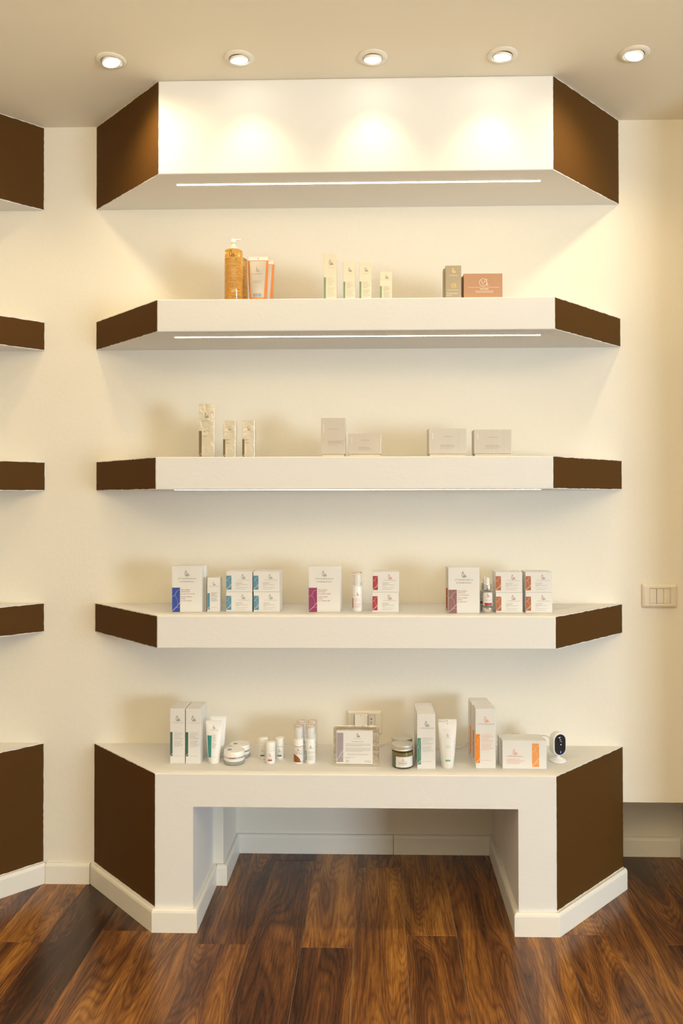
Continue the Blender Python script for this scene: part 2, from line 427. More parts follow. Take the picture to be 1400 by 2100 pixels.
def slab(poly, z0, z1, bev=0.003, top_only=False):
    bm = bmesh.new(); n = len(poly)
    lo = [bm.verts.new((x, y, z0)) for x, y in poly]; hi = [bm.verts.new((x, y, z1)) for x, y in poly]
    bm.faces.new(lo[::-1]); bm.faces.new(hi)
    for i in range(n): bm.faces.new((lo[i], lo[(i+1) % n], hi[(i+1) % n], hi[i]))
    ed = [e for e in bm.edges if all(v.co.y < -0.01 and (v.co.z > z1-1e-6 or not top_only) for v in e.verts)]
    bmesh.ops.bevel(bm, geom=ed, offset=bev, segments=2, affect='EDGES', profile=0.5)
    bm.verts.index_update(); mb = MB().add([v.co for v in bm.verts], [[v.index for v in f.verts] for f in bm.faces]); bm.free(); return mb
def shelf(key, name, label, cat, dx=0.0, group=None, led=None):
    xl, xr, fl, fr = [c+dx for c in CRN[key]]; z0, z1 = ZS[key]
    r = empty(name, ((xl+xr)/2, 0, z0)); tag(r, label, cat, group)
    ox = r.location.x
    poly = [(xl-ox, -0.0005), (fl-ox, -P), (fr-ox, -P), (xr-ox, -0.0005)]
    slab(poly, 0, z1-z0).obj('shelf_body', 'shelf_paint', r)
    brown_face(poly[0], poly[1], 0, z1-z0, r); brown_face(poly[2], poly[3], 0, z1-z0, r)
    if led:
        a, c, yy, w = led
        h = MB().box(a-ox+dx, c-ox+dx, yy-w/2, yy+w/2, -0.0010, 0.0002).obj('light_strip', 'led', r, 'glowing warm white light strip')
    return r
La = atZ(363, 379, 2.3129); Lb = atZ(1107, 371, 2.3129)
LED1 = (La.x, Lb.x, (La.y+Lb.y)/2, 0.007)
La = atZ(360, 693, 1.8268); Lb = atZ(1107, 687.5, 1.8268)
LED2 = (La.x, Lb.x, LED1[2], 0.007)
print('led y', LED1[2], La.y, Lb.y)
SHIFT = atY(92, 1007, 0).x-CRN['three'][1]
for dx, side in ((0, 0), (SHIFT, 1)):
    w = ['across the main unit', 'of the left neighbouring unit'][side]
    shelf('box', 'shelf_bulkhead', ['deep white box under the ceiling with brown slanting ends', 'deep white box under the ceiling at the left edge, only its brown end showing'][side], 'bulkhead', dx, led=LED1)
    shelf('two', 'wall_shelf', ['topmost white wall shelf with brown ends, holding the amber pump bottle', 'topmost shelf at the left edge, level with the amber bottle shelf'][side], 'shelf', dx, led=LED2)
    shelf('three', 'wall_shelf', ['second white wall shelf from the top, holding the silver boxes', 'brown-ended shelf at the left edge, level with the silver box shelf'][side], 'shelf', dx, led=LED2)
    shelf('four', 'wall_shelf', ['third white wall shelf from the top, holding the three mask cartons', 'lowest brown-ended shelf at the left edge, above the brown bench end'][side], 'shelf', dx, led=LED2)
    # the bench
    xl, xr, fl, fr = CRN['bench']; z1 = ZS['bench'][1]
    r = empty('display_bench', ((xl+xr)/2+dx, 0, 0)); ox = (xl+xr)/2
    tag(r, ['low white built-in bench with open knee space and brown slanting ends', 'low bench at the left edge, only its brown end showing'][side], 'bench')
    li = XLI; ri = XRI; lf2 = atY(397, 1740, -P).x
    poly = [(xl-ox, -0.0005), (fl-ox, -P), (fr-ox, -P), (xr-ox, -0.0005)]
    mb = slab(poly, ZAP, z1, top_only=True)
    L_ = [(xl, -0.0005), (fl, -P), (li, -P), (li, -0.0005)]; R_ = [(ri, -0.0005), (ri, -P), (fr, -P), (xr, -0.0005)]
    mb.prism([(x-ox, y) for x, y in L_], 0, ZAP); mb.prism([(x-ox, y) for x, y in R_], 0, ZAP)
    mb.obj('bench_body', 'shelf_paint', r)
    brown_face(poly[0], poly[1], 0.069, z1, r); brown_face(poly[2], poly[3], 0.069, z1, r)
    boards([(xl-ox, -0.0005), (fl-ox, -P), (li-ox, -P), (li-ox, -0.001)]).obj('skirting_board', 'skirting', r)
    boards([(ri-ox, -0.001), (ri-ox, -P), (fr-ox, -P), (xr-ox, -0.0005)]).obj('skirting_board', 'skirting', r)
struct(boards([(CRN['bench'][1]+SHIFT+0.012, 0), (CRN['bench'][0]-0.012, 0)]), 'baseboard_left', 'skirting')
struct(boards([(XLI+0.015, 0), (XLW, 0), (XLW, Q), (0.125, Q)]), 'baseboard_recess', 'skirting')
struct(boards([(0.1265, Q), (XRI, Q), (XRI, 0.001)]), 'baseboard_inner', 'skirting')
struct(boards([(0.86, Q), (XRR, Q), (XRR, 0.01)]), 'baseboard_right', 'skirting')
struct(boards([(XWL, YB), (XWL, -0.32)]), 'baseboard_side', 'skirting')

# ------------------------------------------------------------------ downlights
def downlight(px, py, tilt, label, group='ceiling downlights', watt=5.0, cone=82):
    c = atZ(px, py, ZC); r = empty('downlight', (c.x, c.y, ZC)); tag(r, label, 'downlight', group)
    R = 0.0435
    mb = MB(); prof = [(0.0285, 0.0), (0.0285, -0.005), (0.031, -0.0062), (0.039, -0.0050), (R, -0.0022), (R, -0.0002)]
    n = 40; v = []; f = []
    for a, z in prof:
        for k in range(n): v.append((a*math.cos(2*PI*k/n), a*math.sin(2*PI*k/n), z))
    for i in range(len(prof)-1):
        for k in range(n): f.append((i*n+k, i*n+(k+1) % n, (i+1)*n+(k+1) % n, (i+1)*n+k))
    mb.add(v, f, True).obj('trim_ring', 'trim_metal', r)
    aim = (Vector((tilt[0], tilt[1], -1))).normalized(); M = aim.to_track_quat('-Z', 'Y').to_matrix()
    cc = (0, 0, -0.0045)
    MB().lathe([(0.0275, 0.002), (0.0275, -0.0035), (0.0270, -0.0045), (0.0252, -0.0045), (0.0248, -0.002), (0.0, -0.0015)][::-1], 32, cc, True, M).obj('gimbal', 'trim_metal', r)
    MB().lathe([(0.0, -0.0048), (0.012, -0.0044), (0.0247, -0.0032)], 32, cc, True, M).obj('lamp', 'lamp_glass', r, 'glowing lamp face')
    l = bpy.data.lights.new('spot', 'SPOT'); l.energy = watt; l.color = SPOT_COL; l.spot_size = math.radians(cone); l.spot_blend = 1.0; l.shadow_soft_size = 0.03
    o = bpy.data.objects.new('spot_light', l); COL.objects.link(o); o.parent = r
    o.location = Vector(cc)+aim*0.017; o.rotation_euler = aim.to_track_quat('-Z', 'Y').to_euler()
    return r, l
for px, py, tl, lb, wt, cn in ((-36, 127, (-0.2, 0.05), 'downlight above the left edge, just outside the frame', 8, 110), (228, 123, (0.22, 0.02), 'leftmost of the five ceiling downlights in view, tilted with star glare', 12, 150),
                       (490, 118.5, (0.10, 0.16), 'second of the five ceiling downlights from the left', 4.6, 90),
                       (764, 117, (0.0, 0.16), 'middle one of the five ceiling downlights in view', 4.6, 90), (1030, 112, (-0.10, 0.16), 'fourth of the five ceiling downlights from the left', 4.6, 90),
                       (1300, 109.5, (-0.22, 0.02), 'rightmost of the five ceiling downlights, tilted with star glare', 12, 150)):
    downlight(px, py, tl, lb, watt=wt, cone=cn)
for x, lb2 in ((-1.9, 'leftmost downlight of the second row, above the frame'), (-0.95, 'second downlight from the left in the row above the frame'), (0.1, 'third downlight from the left in the row above the frame'), (1.15, 'rightmost downlight of the row above the frame')):
    p = Vector((x, -1.75, ZC)); 
    r, l = downlight(*(lambda q: (q[0], q[1]))((CX+F*((p-CAM).dot(RT))/((p-CAM).dot(fwd)), CY-F*((p-CAM).dot(UP))/((p-CAM).dot(fwd)))), (0.0, 0.25), lb2, 'second row of downlights', 1.8, 110)

# ------------------------------------------------------------------ boxes
def geom(x0, x1, yt, yb, Z, Y=None):
    """pixel edges of a front face standing on height Z -> centre x, front y, width, height"""
    xc = (x0+x1)/2
    if Y is None: Y = atZ(xc, yb, Z).y
    a = atY(x0, (yt+yb)/2, Y); c = atY(x1, (yt+yb)/2, Y)
    return (a.x+c.x)/2, Y, c.x-a.x, atY(xc, yt, Y).z-Z
def carton(w, d, h, body='card', stripe=None, sr=(0, .15, .13, .58), mark='text_dark', mk=(.58, .80, .10), wm=(.74, .7), text=None, tx=(.24, .92), rows=(), tcol='text_grey',
           foot=None, tag_line=None, extra=None, bev=0.0007, flap=True):
    """upright printed carton, origin at the middle of its base, front towards -y"""
    def build():
        r = MB().box(-w/2, w/2, -d/2, d/2, 0, h, bev).obj('carton', body)
        S_ = flat(-d/2); X = lambda u: -w/2+u*w; Zf = lambda u: u*h; rnd = random.Random(int(w*1e5)+int(h*1e4))
        if stripe:
            x0, x1, z0, z1 = sr
            Print(S_).rect(X(x0)+0.0006, X(x1), Zf(z0), Zf(z1)).done('colour_band', stripe, r)
            g = lambda x, z: (x, -d/2-2*EPS, z); W_ = X(x1)-X(x0)-0.0006; p = Print(g); xx = X(x0)+0.0006; zz = Zf(z0)
            hh = (Zf(z1)-zz)
            p.line([(xx, zz+0.03*hh), (xx+W_*0.5, zz+min(0.19*hh, W_*0.62)), (xx+W_, zz+min(.38*hh, W_*1.25))], 0.0009)
            if W_ > 0.009:
                p.line([(xx+W_*.52, zz+W_*.55), (xx+W_, zz+W_*.6)], 0.0004)
                p.line([(xx, zz+hh*.62), (xx+W_*.35, zz+hh*.70), (xx+W_*.6, zz+hh*.86), (xx+W_*.95, zz+hh*.93)], 0.0005)
                p.line([(xx+W_*.35, zz+hh*.70), (xx+W_*.62, zz+hh*.55), (xx+W_*.75, zz+hh*.3)], 0.0003)
            p.done('band_lines', 'white_line', r)
        if mk: Print(S_).mark(X(mk[0]), Zf(mk[1]), mk[2]*h).done('logo', mark, r)
        if wm: Print(S_).wordmark(X(mk[0]), Zf(wm[0]), wm[1]*w, max(0.0022, wm[1]*w*0.085)).done('brand_name', 'text_pale' if wm[1]*w < .045 else 'text_grey', r)
        p = Print(S_)
        for (zr, f, hh) in rows:
            p.words(X(tx[0]), X(tx[1]), Zf(zr), hh, rnd, f)
        if foot: p.words(X(tx[0]), X(tx[1]), Zf(foot), 0.0008, rnd, .8)
        p.done('fine_print', tcol, r)
        if extra: extra(r, S_, X, Zf)
        return r
    return build
def rows(z0, z1, n, h=0.0010, gap=None, seed=1):
    rr = random.Random(seed); o = []
    for i in range(n):
        if gap is not None and i == gap: continue
        o.append((z0+(z1-z0)*i/(n-1), rr.uniform(.55, 1.0), h))
    return o

def stand(key, px, depth, opts, labels, Z, cat='box', group=None, Y=None, rz=0.0, deep=1, gap=0.0008, jitter=None):
    """a column of `deep` cartons one behind the other; the first is the front one"""
    x, y, w, h = geom(*px, Z, Y)
    dims = CACHE.get(('dims', key))
    if dims: w, h = dims
    else: CACHE[('dims', key)] = (w, h)
    out = []
    for i in range(deep):
        jx = (jitter[i] if jitter else 0)
        loc = (x+jx-math.sin(rz)*(depth/2+i*(depth+gap)), y+depth/2+i*(depth+gap), Z+0.0002)
        out.append(place(key, carton(w, depth, h, **opts), loc, labels[i], cat, group, rz))
    return out

Z2, Z3, Z4, Z5 = 1.9263, 1.4422, 0.9565, 0.4758
# --- third shelf from the top: the masks and cubes
MASK = dict(mk=(.5, .785, .125), wm=(.715, .60), tx=(.30, .95), rows=())
def mask_text(lines, col):
    def f(r, S_, X, Zf):
        Print(S_).text('La bellezza fa bene', X(.5), Zf(.655), X(.78)-X(.30)).done('tag_line', 'text_dark', r)
        p = Print(S_)
        for t, z, wd, hh in lines: p.text(t, X(.30), Zf(z), (X(1)-X(0))*wd, hh, 'L')
        p.done('lettering', col, r)
    return f
T1 = [('MASCHERA', .475, .30, .0034), ('IDRATANTE', .435, .29, .0034), ('per tutti i tipi di pelle', .39, .46, None), ('MOISTURISING', .325, .36, .0034), ('MASK', .285, .15, .0034), ('for all skin types', .24, .36, None)]
T2 = [('MASCHERA', .475, .30, .0034), ('ANTI ETÀ', .435, .24, .0034), ('per pelli sensibili', .39, .40, None), ('ANTI-AGEING', .325, .31, .0034), ('MASK', .285, .15, .0034), ('for sensitive skin', .24, .38, None)]
T3 = [('MASCHERA', .475, .30, .0034), ('ANTI ETÀ', .435, .24, .0034), ('per pelli mature', .39, .36, None), ('ANTI-AGEING', .325, .31, .0034), ('MASK', .285, .15, .0034), ('for aged skin', .24, .29, None)]
MD = 0.028
stand('mask_blue', (352.5, 414, 1161.5, 1255.5), MD, dict(MASK, stripe='band_blue', sr=(0, .27, .005, .535), extra=mask_text(T1, 'text_plum')),
      ['tall cream mask carton with a royal blue band, front one', 'cream mask carton directly behind the blue banded one'], Z4, deep=2, jitter=[0, .007], group='mask cartons')
stand('mask_magenta', (632.5, 697, 1162, 1255.5), MD, dict(MASK, stripe='band_magenta', sr=(0, .27, .005, .535), extra=mask_text(T2, 'text_plum')),
      ['tall cream mask carton with a magenta band, front one', 'cream mask carton directly behind the magenta banded one'], Z4, deep=2, jitter=[0, .002], group='mask cartons')
stand('mask_mauve', (919, 983, 1164, 1258), MD, dict(MASK, stripe='band_mauve', sr=(0, .27, .005, .515), extra=mask_text(T3, 'text_plum')),
      ['tall cream mask carton with a dusty mauve band, front one', 'x'], Z4, deep=1, group='mask cartons')
x, y, w, h = geom(919, 983, 1164, 1258, Z4)
place('mask_rust', carton(w, MD, h, **dict(MASK, stripe='band_copper', sr=(0, .27, .04, .53), extra=mask_text(T3, 'text_plum'))), (x-0.0055, y+MD*1.5+.003, Z4+.0002),
      'mask carton with a rust band, mostly hidden behind the mauve banded one', 'box', 'mask cartons')
CUBE = dict(sr=(0, .20, .10, .80), mk=(.66, .64, .24), wm=(.56, .50), tx=(.37, .86), rows=[(.45, .55, .0011), (.40, .5, .0011), (.345, .95, .0011), (.295, .25, .0011), (.21, .95, .0009), (.13, .75, .0009)])
CD = 0.078
def cubes(key, cols, opts, names, ym=1214.5):
    k = 0; x, y, w, h = None, None, None, None
    for ci, (x0, x1, yt, ymid, yb) in enumerate(cols):
        xx, yy, ww, hh2 = geom(x0, x1, yt, yb, Z4); hh = hh2/2-0.0006
        if w is None: w, h = ww, hh
        for lev in (0, 1):
            place(key, carton(w, CD, h, **opts), (xx+random.uniform(-.0006, .0006), yy+CD/2+random.uniform(0, .001), Z4+.0002+lev*(h+.0005)), names[k], 'box', 'small square cream boxes', random.uniform(-.01, .01)); k += 1
cubes('cube_teal', [(463.5, 517, 1172, 0, 1255), (519.5, 573, 1172, 0, 1255)], dict(CUBE, stripe='band_teal', mark='band_slate'),
      ['teal banded square box, bottom left of the stack of four', 'teal banded square box, top left of the stack of four', 'teal banded square box, bottom right of the stack of four', 'teal banded square box, top right of the stack of four'])
cubes('cube_red', [(763.5, 817.5, 1172.5, 0, 1256)], dict(CUBE, stripe='band_red', mark='text_red'),
      ['crimson banded square box, lower one of the pair', 'crimson banded square box, upper one of the pair'])
cubes('cube_copper', [(1016.5, 1071, 1173, 0, 1257), (1077.5, 1132, 1173, 0, 1257)], dict(CUBE, stripe='band_copper', mark='text_plum'),
      ['copper banded square box, bottom left, next to the dropper bottles', 'copper banded square box, top left, next to the dropper bottles', 'copper banded square box, bottom right end of the shelf', 'copper banded square box, top right end of the shelf'])
TALL = dict(sr=(0, .17, .135, .575), mk=(.54, .775, .10), wm=(.735, .80), tx=(.28, .94), foot=.135, rows=rows(.31, .565, 14, .0009, 6))
stand('teal_slim', (425, 450.5, 1185, 1255), .036, dict(TALL, stripe='band_teal', sr=(0, .20, .07, .55)), ['slim cream carton with teal band between blue mask carton and square boxes'], Z4)

# --- the bench
SH = dict(TALL, stripe='band_darkgreen')
stand('green_tall', (348.5, 379, 1453.5, 1566), .046, SH, ['tall carton with dark green band, front left of the four', 'tall carton, back left of the four dark green banded ones'], Z5, deep=2, group='dark green banded tall cartons')
stand('green_tall', (380.2, 411.5, 1453.5, 1566.5), .046, SH, ['tall carton with dark green band, front right of the four, beside white tube', 'tall carton, back right of the four dark green banded ones'], Z5, deep=2, group='dark green banded tall cartons')
stand('sea_tall', (855, 892.5, 1465, 1577), .046, dict(TALL, stripe='band_seagreen', sr=(0, .21, .08, .565)),
      ['tall carton with sea green band, front of three in a row', 'sea green banded tall carton, middle of the three in a row', 'sea green banded tall carton, rearmost of the three'], Z5, deep=3, jitter=[0, -.002, -.003], group='sea green banded cartons')
stand('orange_tall', (975, 1016, 1454, 1576), .046, dict(TALL, stripe='band_orange', mark='text_orange', tcol='text_orange', sr=(0, .21, .09, .575)),
      ['tall carton with bright orange band, front of three in a row', 'orange banded tall carton, middle of the three in a row', 'orange banded tall carton, rearmost of the three'], Z5, deep=3, jitter=[0, -.004, -.007], group='orange banded cartons')
def wide_extra(r, S_, X, Zf):
    rnd = random.Random(3); p = Print(S_)
    for zr, f in ((.34, .75), (.285, 1.0), (.235, .85), (.185, .75)): p.words(X(.09), X(.50), Zf(zr), .0013, rnd, f)
    p.done('lettering', 'text_orange', r)
stand('wide_orange', (1030, 1120.5, 1519, 1577), .034, dict(stripe='band_softorange', sr=(.665, .83, .07, .90), mark='text_orange', mk=(.285, .50, .20), wm=(.42, .36), rows=(), extra=wide_extra, body='card'),
      ['wide white carton with pale orange panel, front one, beside the camera', 'wide white carton behind the one with the pale orange panel'], Z5, deep=2, jitter=[0, -.005], group='wide white cartons')

# --- top shelf boxes
YT = -0.262
SG = dict(TALL, body='card_warm', stripe='band_sage', sr=(0, .17, .0, .50), mk=(.57, .76, .095), wm=(.70, .6), rows=rows(.10, .48, 16, .0009, 8), foot=None, tcol='text_grey')
for k, px, lb in (('sage_a', (663.5, 690, 520, 613), 'tallest pale carton with sage green band on the top shelf'), ('sage_b', (703.5, 728, 538.5, 613), 'second pale carton with sage band on the top shelf'),
                  ('sage_c', (736.5, 761.5, 538, 612), 'third pale carton with sage band, crinkled wrap on top'), ('sage_d', (778.5, 803.5, 557, 612), 'shortest pale carton with sage band on the top shelf')):
    stand(k, px, .030, dict(SG, mk=(.57, .76, .13 if k == 'sage_d' else .11)) , [lb], Z2, Y=YT, group='sage banded cartons')
def ring_logo(p, x, z, R, w):
    p.line([(x+R*math.cos(2*PI*i/24), z+R*math.sin(2*PI*i/24)) for i in range(24)], w, True)
    p.line([(x-R*.55, z+R*.55), (x, z-R*.6), (x+R*.45, z+R*.55)], w*1.3)
    p.line([(x+R*.55, z+R*.8), (x+R*1.15, z+R*.9), (x+R*.8, z+R*.2), (x+R*1.2, z-R*.45), (x+R*1.35, z-R*.9), (x+R*.95, z-R*.75), (x+R*1.1, z-R*.3)], w)
def taupe(r, S_, X, Zf):
    Print(S_).mark(X(.52), Zf(.79), .014).done('logo', 'gold_print', r)
    p = Print(S_); ring_logo(p, X(.5), Zf(.42), .0065, .0007); p.done('gold_ring_logo', 'gold_print', r)
    p = Print(S_); rnd = random.Random(5); p.wordmark(X(.5), Zf(.70), .026, .0026)
    p.words(X(.1), X(.85), Zf(.285), .0010, rnd); p.words(X(.06), X(.8), Zf(.185), .0015, rnd); p.words(X(.06), X(.4), Zf(.125), .0013, rnd); p.words(X(.06), X(.8), Zf(.05), .0013, rnd)
    p.done('lettering', 'pale_print', r)
stand('taupe', (913.5, 945.5, 544.5, 609), .032, dict(body='taupe_card', mk=None, wm=None, extra=taupe), ['taupe metallic upright box with gold emblem on the top shelf', 'taupe metallic box hidden behind the gold emblem one'], Z2, Y=YT, deep=2, jitter=[0, -.0045], group='taupe boxes')
def copper(r, S_, X, Zf):
    p = Print(S_); ring_logo(p, X(.50), Zf(.66), .0115, .0010)
    p.line([(X(.12), Zf(.475)), (X(.92), Zf(.475))], .0007)
    rnd = random.Random(6); p.text('AMPOULES', X(.53), Zf(.40), .024, .0025); p.words(X(.30), X(.76), Zf(.33), .0012, rnd); p.words(X(.30), X(.76), Zf(.28), .0012, rnd)
    p.done('lettering', 'pale_print', r)
def copper(r, S_, X, Zf):
    p = Print(S_); ring_logo(p, X(.50), Zf(.66), .0115, .0010)
    p.line([(X(.12), Zf(.475)), (X(.92), Zf(.475))], .0007)
    rnd = random.Random(6); p.words(X(.42), X(.64), Zf(.40), .0024, rnd); p.words(X(.30), X(.76), Zf(.33), .0012, rnd); p.words(X(.30), X(.76), Zf(.28), .0012, rnd)
    p.done('lettering', 'pale_print', r)
stand('copper', (950.5, 1030, 561, 608.5), .030, dict(body='copper_card', mk=None, wm=None, extra=copper), ['wide copper brown box with ring emblem on the top shelf', 'copper brown box hidden behind the ring emblem one'], Z2, Y=YT, deep=2, jitter=[0, -.003], group='copper brown boxes')

# --- silver shelf boxes
SV = dict(body='silver_wrap', stripe='band_olive', sr=(0, .19, .03, .50), mk=(.52, .74, .10), wm=(.68, .72), tx=(.28, .95), rows=[(.495, .6, .0013), (.475, .3, .0013), (.41, .2, .0013), (.395, .45, .0013)], foot=.035, bev=.0012)
YS = -0.215
YL = -0.258
stand('silver_a', (407.5, 439, 828, 936), .040, SV, ['tallest shiny wrapped silver carton, far left of the silver shelf'], Z3, Y=YS, group='shiny wrapped silver cartons')
stand('silver_b', (457, 482.5, 862.5, 936), .036, SV, ['shorter shiny silver carton, left of the matching pair'], Z3, Y=YS, group='shiny wrapped silver cartons')
stand('silver_b', (496, 522, 862.5, 936), .036, SV, ['shorter shiny silver carton, right of the matching pair'], Z3, Y=YS, group='shiny wrapped silver cartons')
def sleeve_box(px, depth, label, key, dx=0.0, side=0.0):
    x, y, w, h = geom(*px, Z3, YL)
    def build():
        r = empty('lidded_box')
        MB().box(-w/2, w/2, -depth/2, depth/2, .009, h, .0008).obj('lid', 'silver_card', r, 'brushed silver lid')
        MB().box(-w/2+.003, w/2-.003, -depth/2+.003, depth/2-.003, 0, .0085, .0005).obj('base', 'card_cream', r, 'cream base showing below the lid')
        S_ = flat(-depth/2); tall = h > w; rnd = random.Random(int(w*1e4))
        p = Print(S_); cx_ = 0.0 if not tall else .001
        p.wordmark(cx_, h*.70, .030, .0030); z = h*.40
        p.words(-w*.2 if not tall else -w*.22, w*.16 if not tall else w*.42, z, .0017, rnd); p.words(-w*.2, w*.2 if not tall else w*.34, z-.004, .0013, rnd)
        if tall: p.words(-w*.22, w*.42, z-.007, .0013, rnd)
        p.words(-w*.2, w*.15, z-.012 if tall else z-.0085, .0009, rnd)
        p.done('lettering', 'text_grey', r)
        Print(S_).line([(-w*.40, h*.62), (-w*.40, h*.84)], .0010).done('silver_line', 'white_line', r)
        return r
    return place(key, build, (x, y+depth/2, Z3+.0002), label, 'box', 'brushed silver lidded boxes', side)
sleeve_box((658.5, 707.5, 857, 936), .045, 'upright brushed silver box with cream base', 'sl1')
sleeve_box((714.5, 781, 889.5, 936), .055, 'low brushed silver box beside the upright silver one', 'sl2')
sleeve_box((878, 955.5, 879, 935), .060, 'wide brushed silver box, left of the two at the shelf right end', 'sl3', side=0.05)
sleeve_box((971.5, 1048.5, 881, 935), .060, 'wide brushed silver box at the right end of the silver shelf', 'sl4')

# ------------------------------------------------------------------ bottles, tubes and jars
def round_geom(x0, x1, yt, yb, Z, Y=None):
    xc = (x0+x1)/2
    if Y is None:
        p = atZ(xc, yb, Z); rr = 0.5*(atY(x1, yb, p.y).x-atY(x0, yb, p.y).x); Y = p.y+rr*1.0
    a = atY(x0, yb, Y); c = atY(x1, yb, Y)
    return (a.x+c.x)/2, Y, (c.x-a.x)/2, atY(xc, yt, Y).z-Z
# pump bottles
def pump(R, H, body, full, head=True):
    def build():
        r = MB().lathe([(0, .0), (R*.93, 0), (R, .004), (R, H-.010), (R*.96, H-.004), (R*.80, H-.0008), (R*.42, H)], 40).obj('pump_bottle', body)
        MB().tube([(0.004, 0, .006), (.002, 0, H*.5), (0, 0, H)], .0022).obj('dip_tube', 'white_plastic', r)
        MB().lathe([(R*.44, H-.001), (R*.44, H+.009), (R*.30, H+.010), (R*.22, H+.012), (R*.20, H+.021)][:5 if head else 2], 24).obj('collar', 'frost_plastic', r)
        mb = MB() if not head else MB().lathe([(.0055, H+.020), (.0085, H+.022), (.0085, H+.030), (.006, H+.034), (0, H+.0345)], 20)
        if head: mb.tube([(0, 0, H+.0295), (.010, -.002, H+.0305), (.019, -.003, H+.031), (.021, -.0033, H+.0285)], .0031)
        if head: mb.obj('pump_head', 'frost_plastic', r)
        p = Print(cyl(R)); p.mark(0, H*.83, H*.13, .07); p.done('logo', 'text_dark', r)
        p = Print(cyl(R)); rnd = random.Random(4)
        z = H*.79; i = 0
        while z > H*.06:
            for s in range(1 if full else 1): p.words(-R*1.25+rnd.uniform(0, .003), R*1.25, z, .0012 if i % 5 else .0024, rnd, rnd.uniform(.7, 1))
            z -= .0042 if i % 4 != 3 else .0065; i += 1
        p.done('fine_print', 'text_dark', r)
        return r
    return build
x, y, R, H = round_geom(460.5, 497.5, 513, 613, Z2, -0.235)
place('pump', pump(R, H, 'amber', True), (x, y, Z2+.0002), 'clear pump bottle of amber gel with black print, front one', 'bottle', 'amber pump bottles')
x2 = atY(489.5, 560, y+.07).x
place('pump2', pump(R, H-.006, 'amber_pale', True, False), (x2, y+.070, Z2+.0002), 'paler amber bottle half hidden behind the front pump bottle', 'bottle', 'amber pump bottles', .2)

# squeeze tubes: flat crimp above, round cap below
def squeeze(w, H, rc, body, cap, capcol='white_plastic', capH=.018, prints=None, dcap=None):
    """w crimp width, rc cap radius"""
    dcap = dcap or rc
    def prof(z):
        t = max(0, min(1, (z-capH)/(H-capH-.006)))
        return rc*(1-t)+w/2*t**.9 if t < 1 else w/2, dcap*.92*(1-t**1.7)+.0012
    def surf(x, z):
        a, b_ = prof(z); q = max(0, 1-(x/a)**2); return (x, -b_*math.sqrt(q)-EPS, z)
    def build():
        n = 32; v = []; f = []; zs = [capH*.7]+[capH+(H-capH-.006)*i/10 for i in range(11)]+[H-.0055, H]
        for z in zs:
            a, b_ = prof(z)
            for k in range(n): v.append((a*math.cos(2*PI*k/n), b_*math.sin(2*PI*k/n), z))
        for i in range(len(zs)-1):
            for k in range(n): f.append((i*n+k, i*n+(k+1) % n, (i+1)*n+(k+1) % n, (i+1)*n+k))
        f.append(tuple(range(n))[::-1]); f.append(tuple(range((len(zs)-1)*n, len(zs)*n)))
        r = MB().add(v, f, True).obj('squeeze_tube', body)
        MB().lathe([(0, 0), (rc*.90, 0), (rc*.93, .001), (rc*.97, capH-.001), (rc*.94, capH), (0, capH)], 32).obj('cap', capcol, r)
        if prints: prints(r, surf, w, H, capH, rc)
        return r
    return build
def pr_orange(r, S_, w, H, ch, rc):
    g = lambda x, z: (S_(x, z)[0], S_(x, z)[1], z)
    p = Print(g); n = 10
    pts = []; fs = []
    zs = [ch+.004+(H-.014-ch-.004)*j/8 for j in range(9)]
    for j, z in enumerate(zs):
        hw = w*(.31+.09*j/8)
        for i in range(n+1): pts.append((-hw+2*hw*i/n, z))
    for j in range(8):
        for i in range(n): fs.append((j*(n+1)+i, j*(n+1)+i+1, (j+1)*(n+1)+i+1, (j+1)*(n+1)+i))
    p.quads(pts, fs); p.done('label', 'silver_card', r, 'silvery white label')
    h2 = lambda x, z: (x, S_(x, z)[1]-EPS*2, z)
    Print(h2).mark(0, H*.66, .014, .07).done('logo', 'text_grey', r)
    p = Print(h2); p.wordmark(0, H*.60, .034, .003); rnd = random.Random(2); p.words(-.014, .014, H*.44, .0012, rnd); p.words(-.010, .010, H*.41, .001, rnd); p.done('lettering', 'text_grey', r)
    Print(h2).rect(-w*.2, w*.2, ch+.006, ch+.016, 4, 1).done('colour_band', 'band_grey', r)
    Print(lambda x, z: (x, S_(x, z)[1]-EPS, z)).rect(-w/2+.001, w/2-.001, H-.012, H-.0002, 8, 2).done('crimp', 'frost_plastic', r)
    Print(h2).rect(-.0012, .0012, H-.0085, H-.005).done('seam_mark', 'text_dark', r)
x, y, w, h = geom(507, 549.5, 525, 613, Z2, -0.245)
place('otube', squeeze(w, h, w*.40, 'orange_gel', 1, 'orange_gel', .010, pr_orange), (x, y+.01, Z2+.0002), 'orange gel squeeze tube with white label, front one', 'tube', 'orange squeeze tubes')
place('otube', None, (x+.013, y+.052, Z2+.0002), 'orange squeeze tube half hidden behind the front one', 'tube', 'orange squeeze tubes', .0)

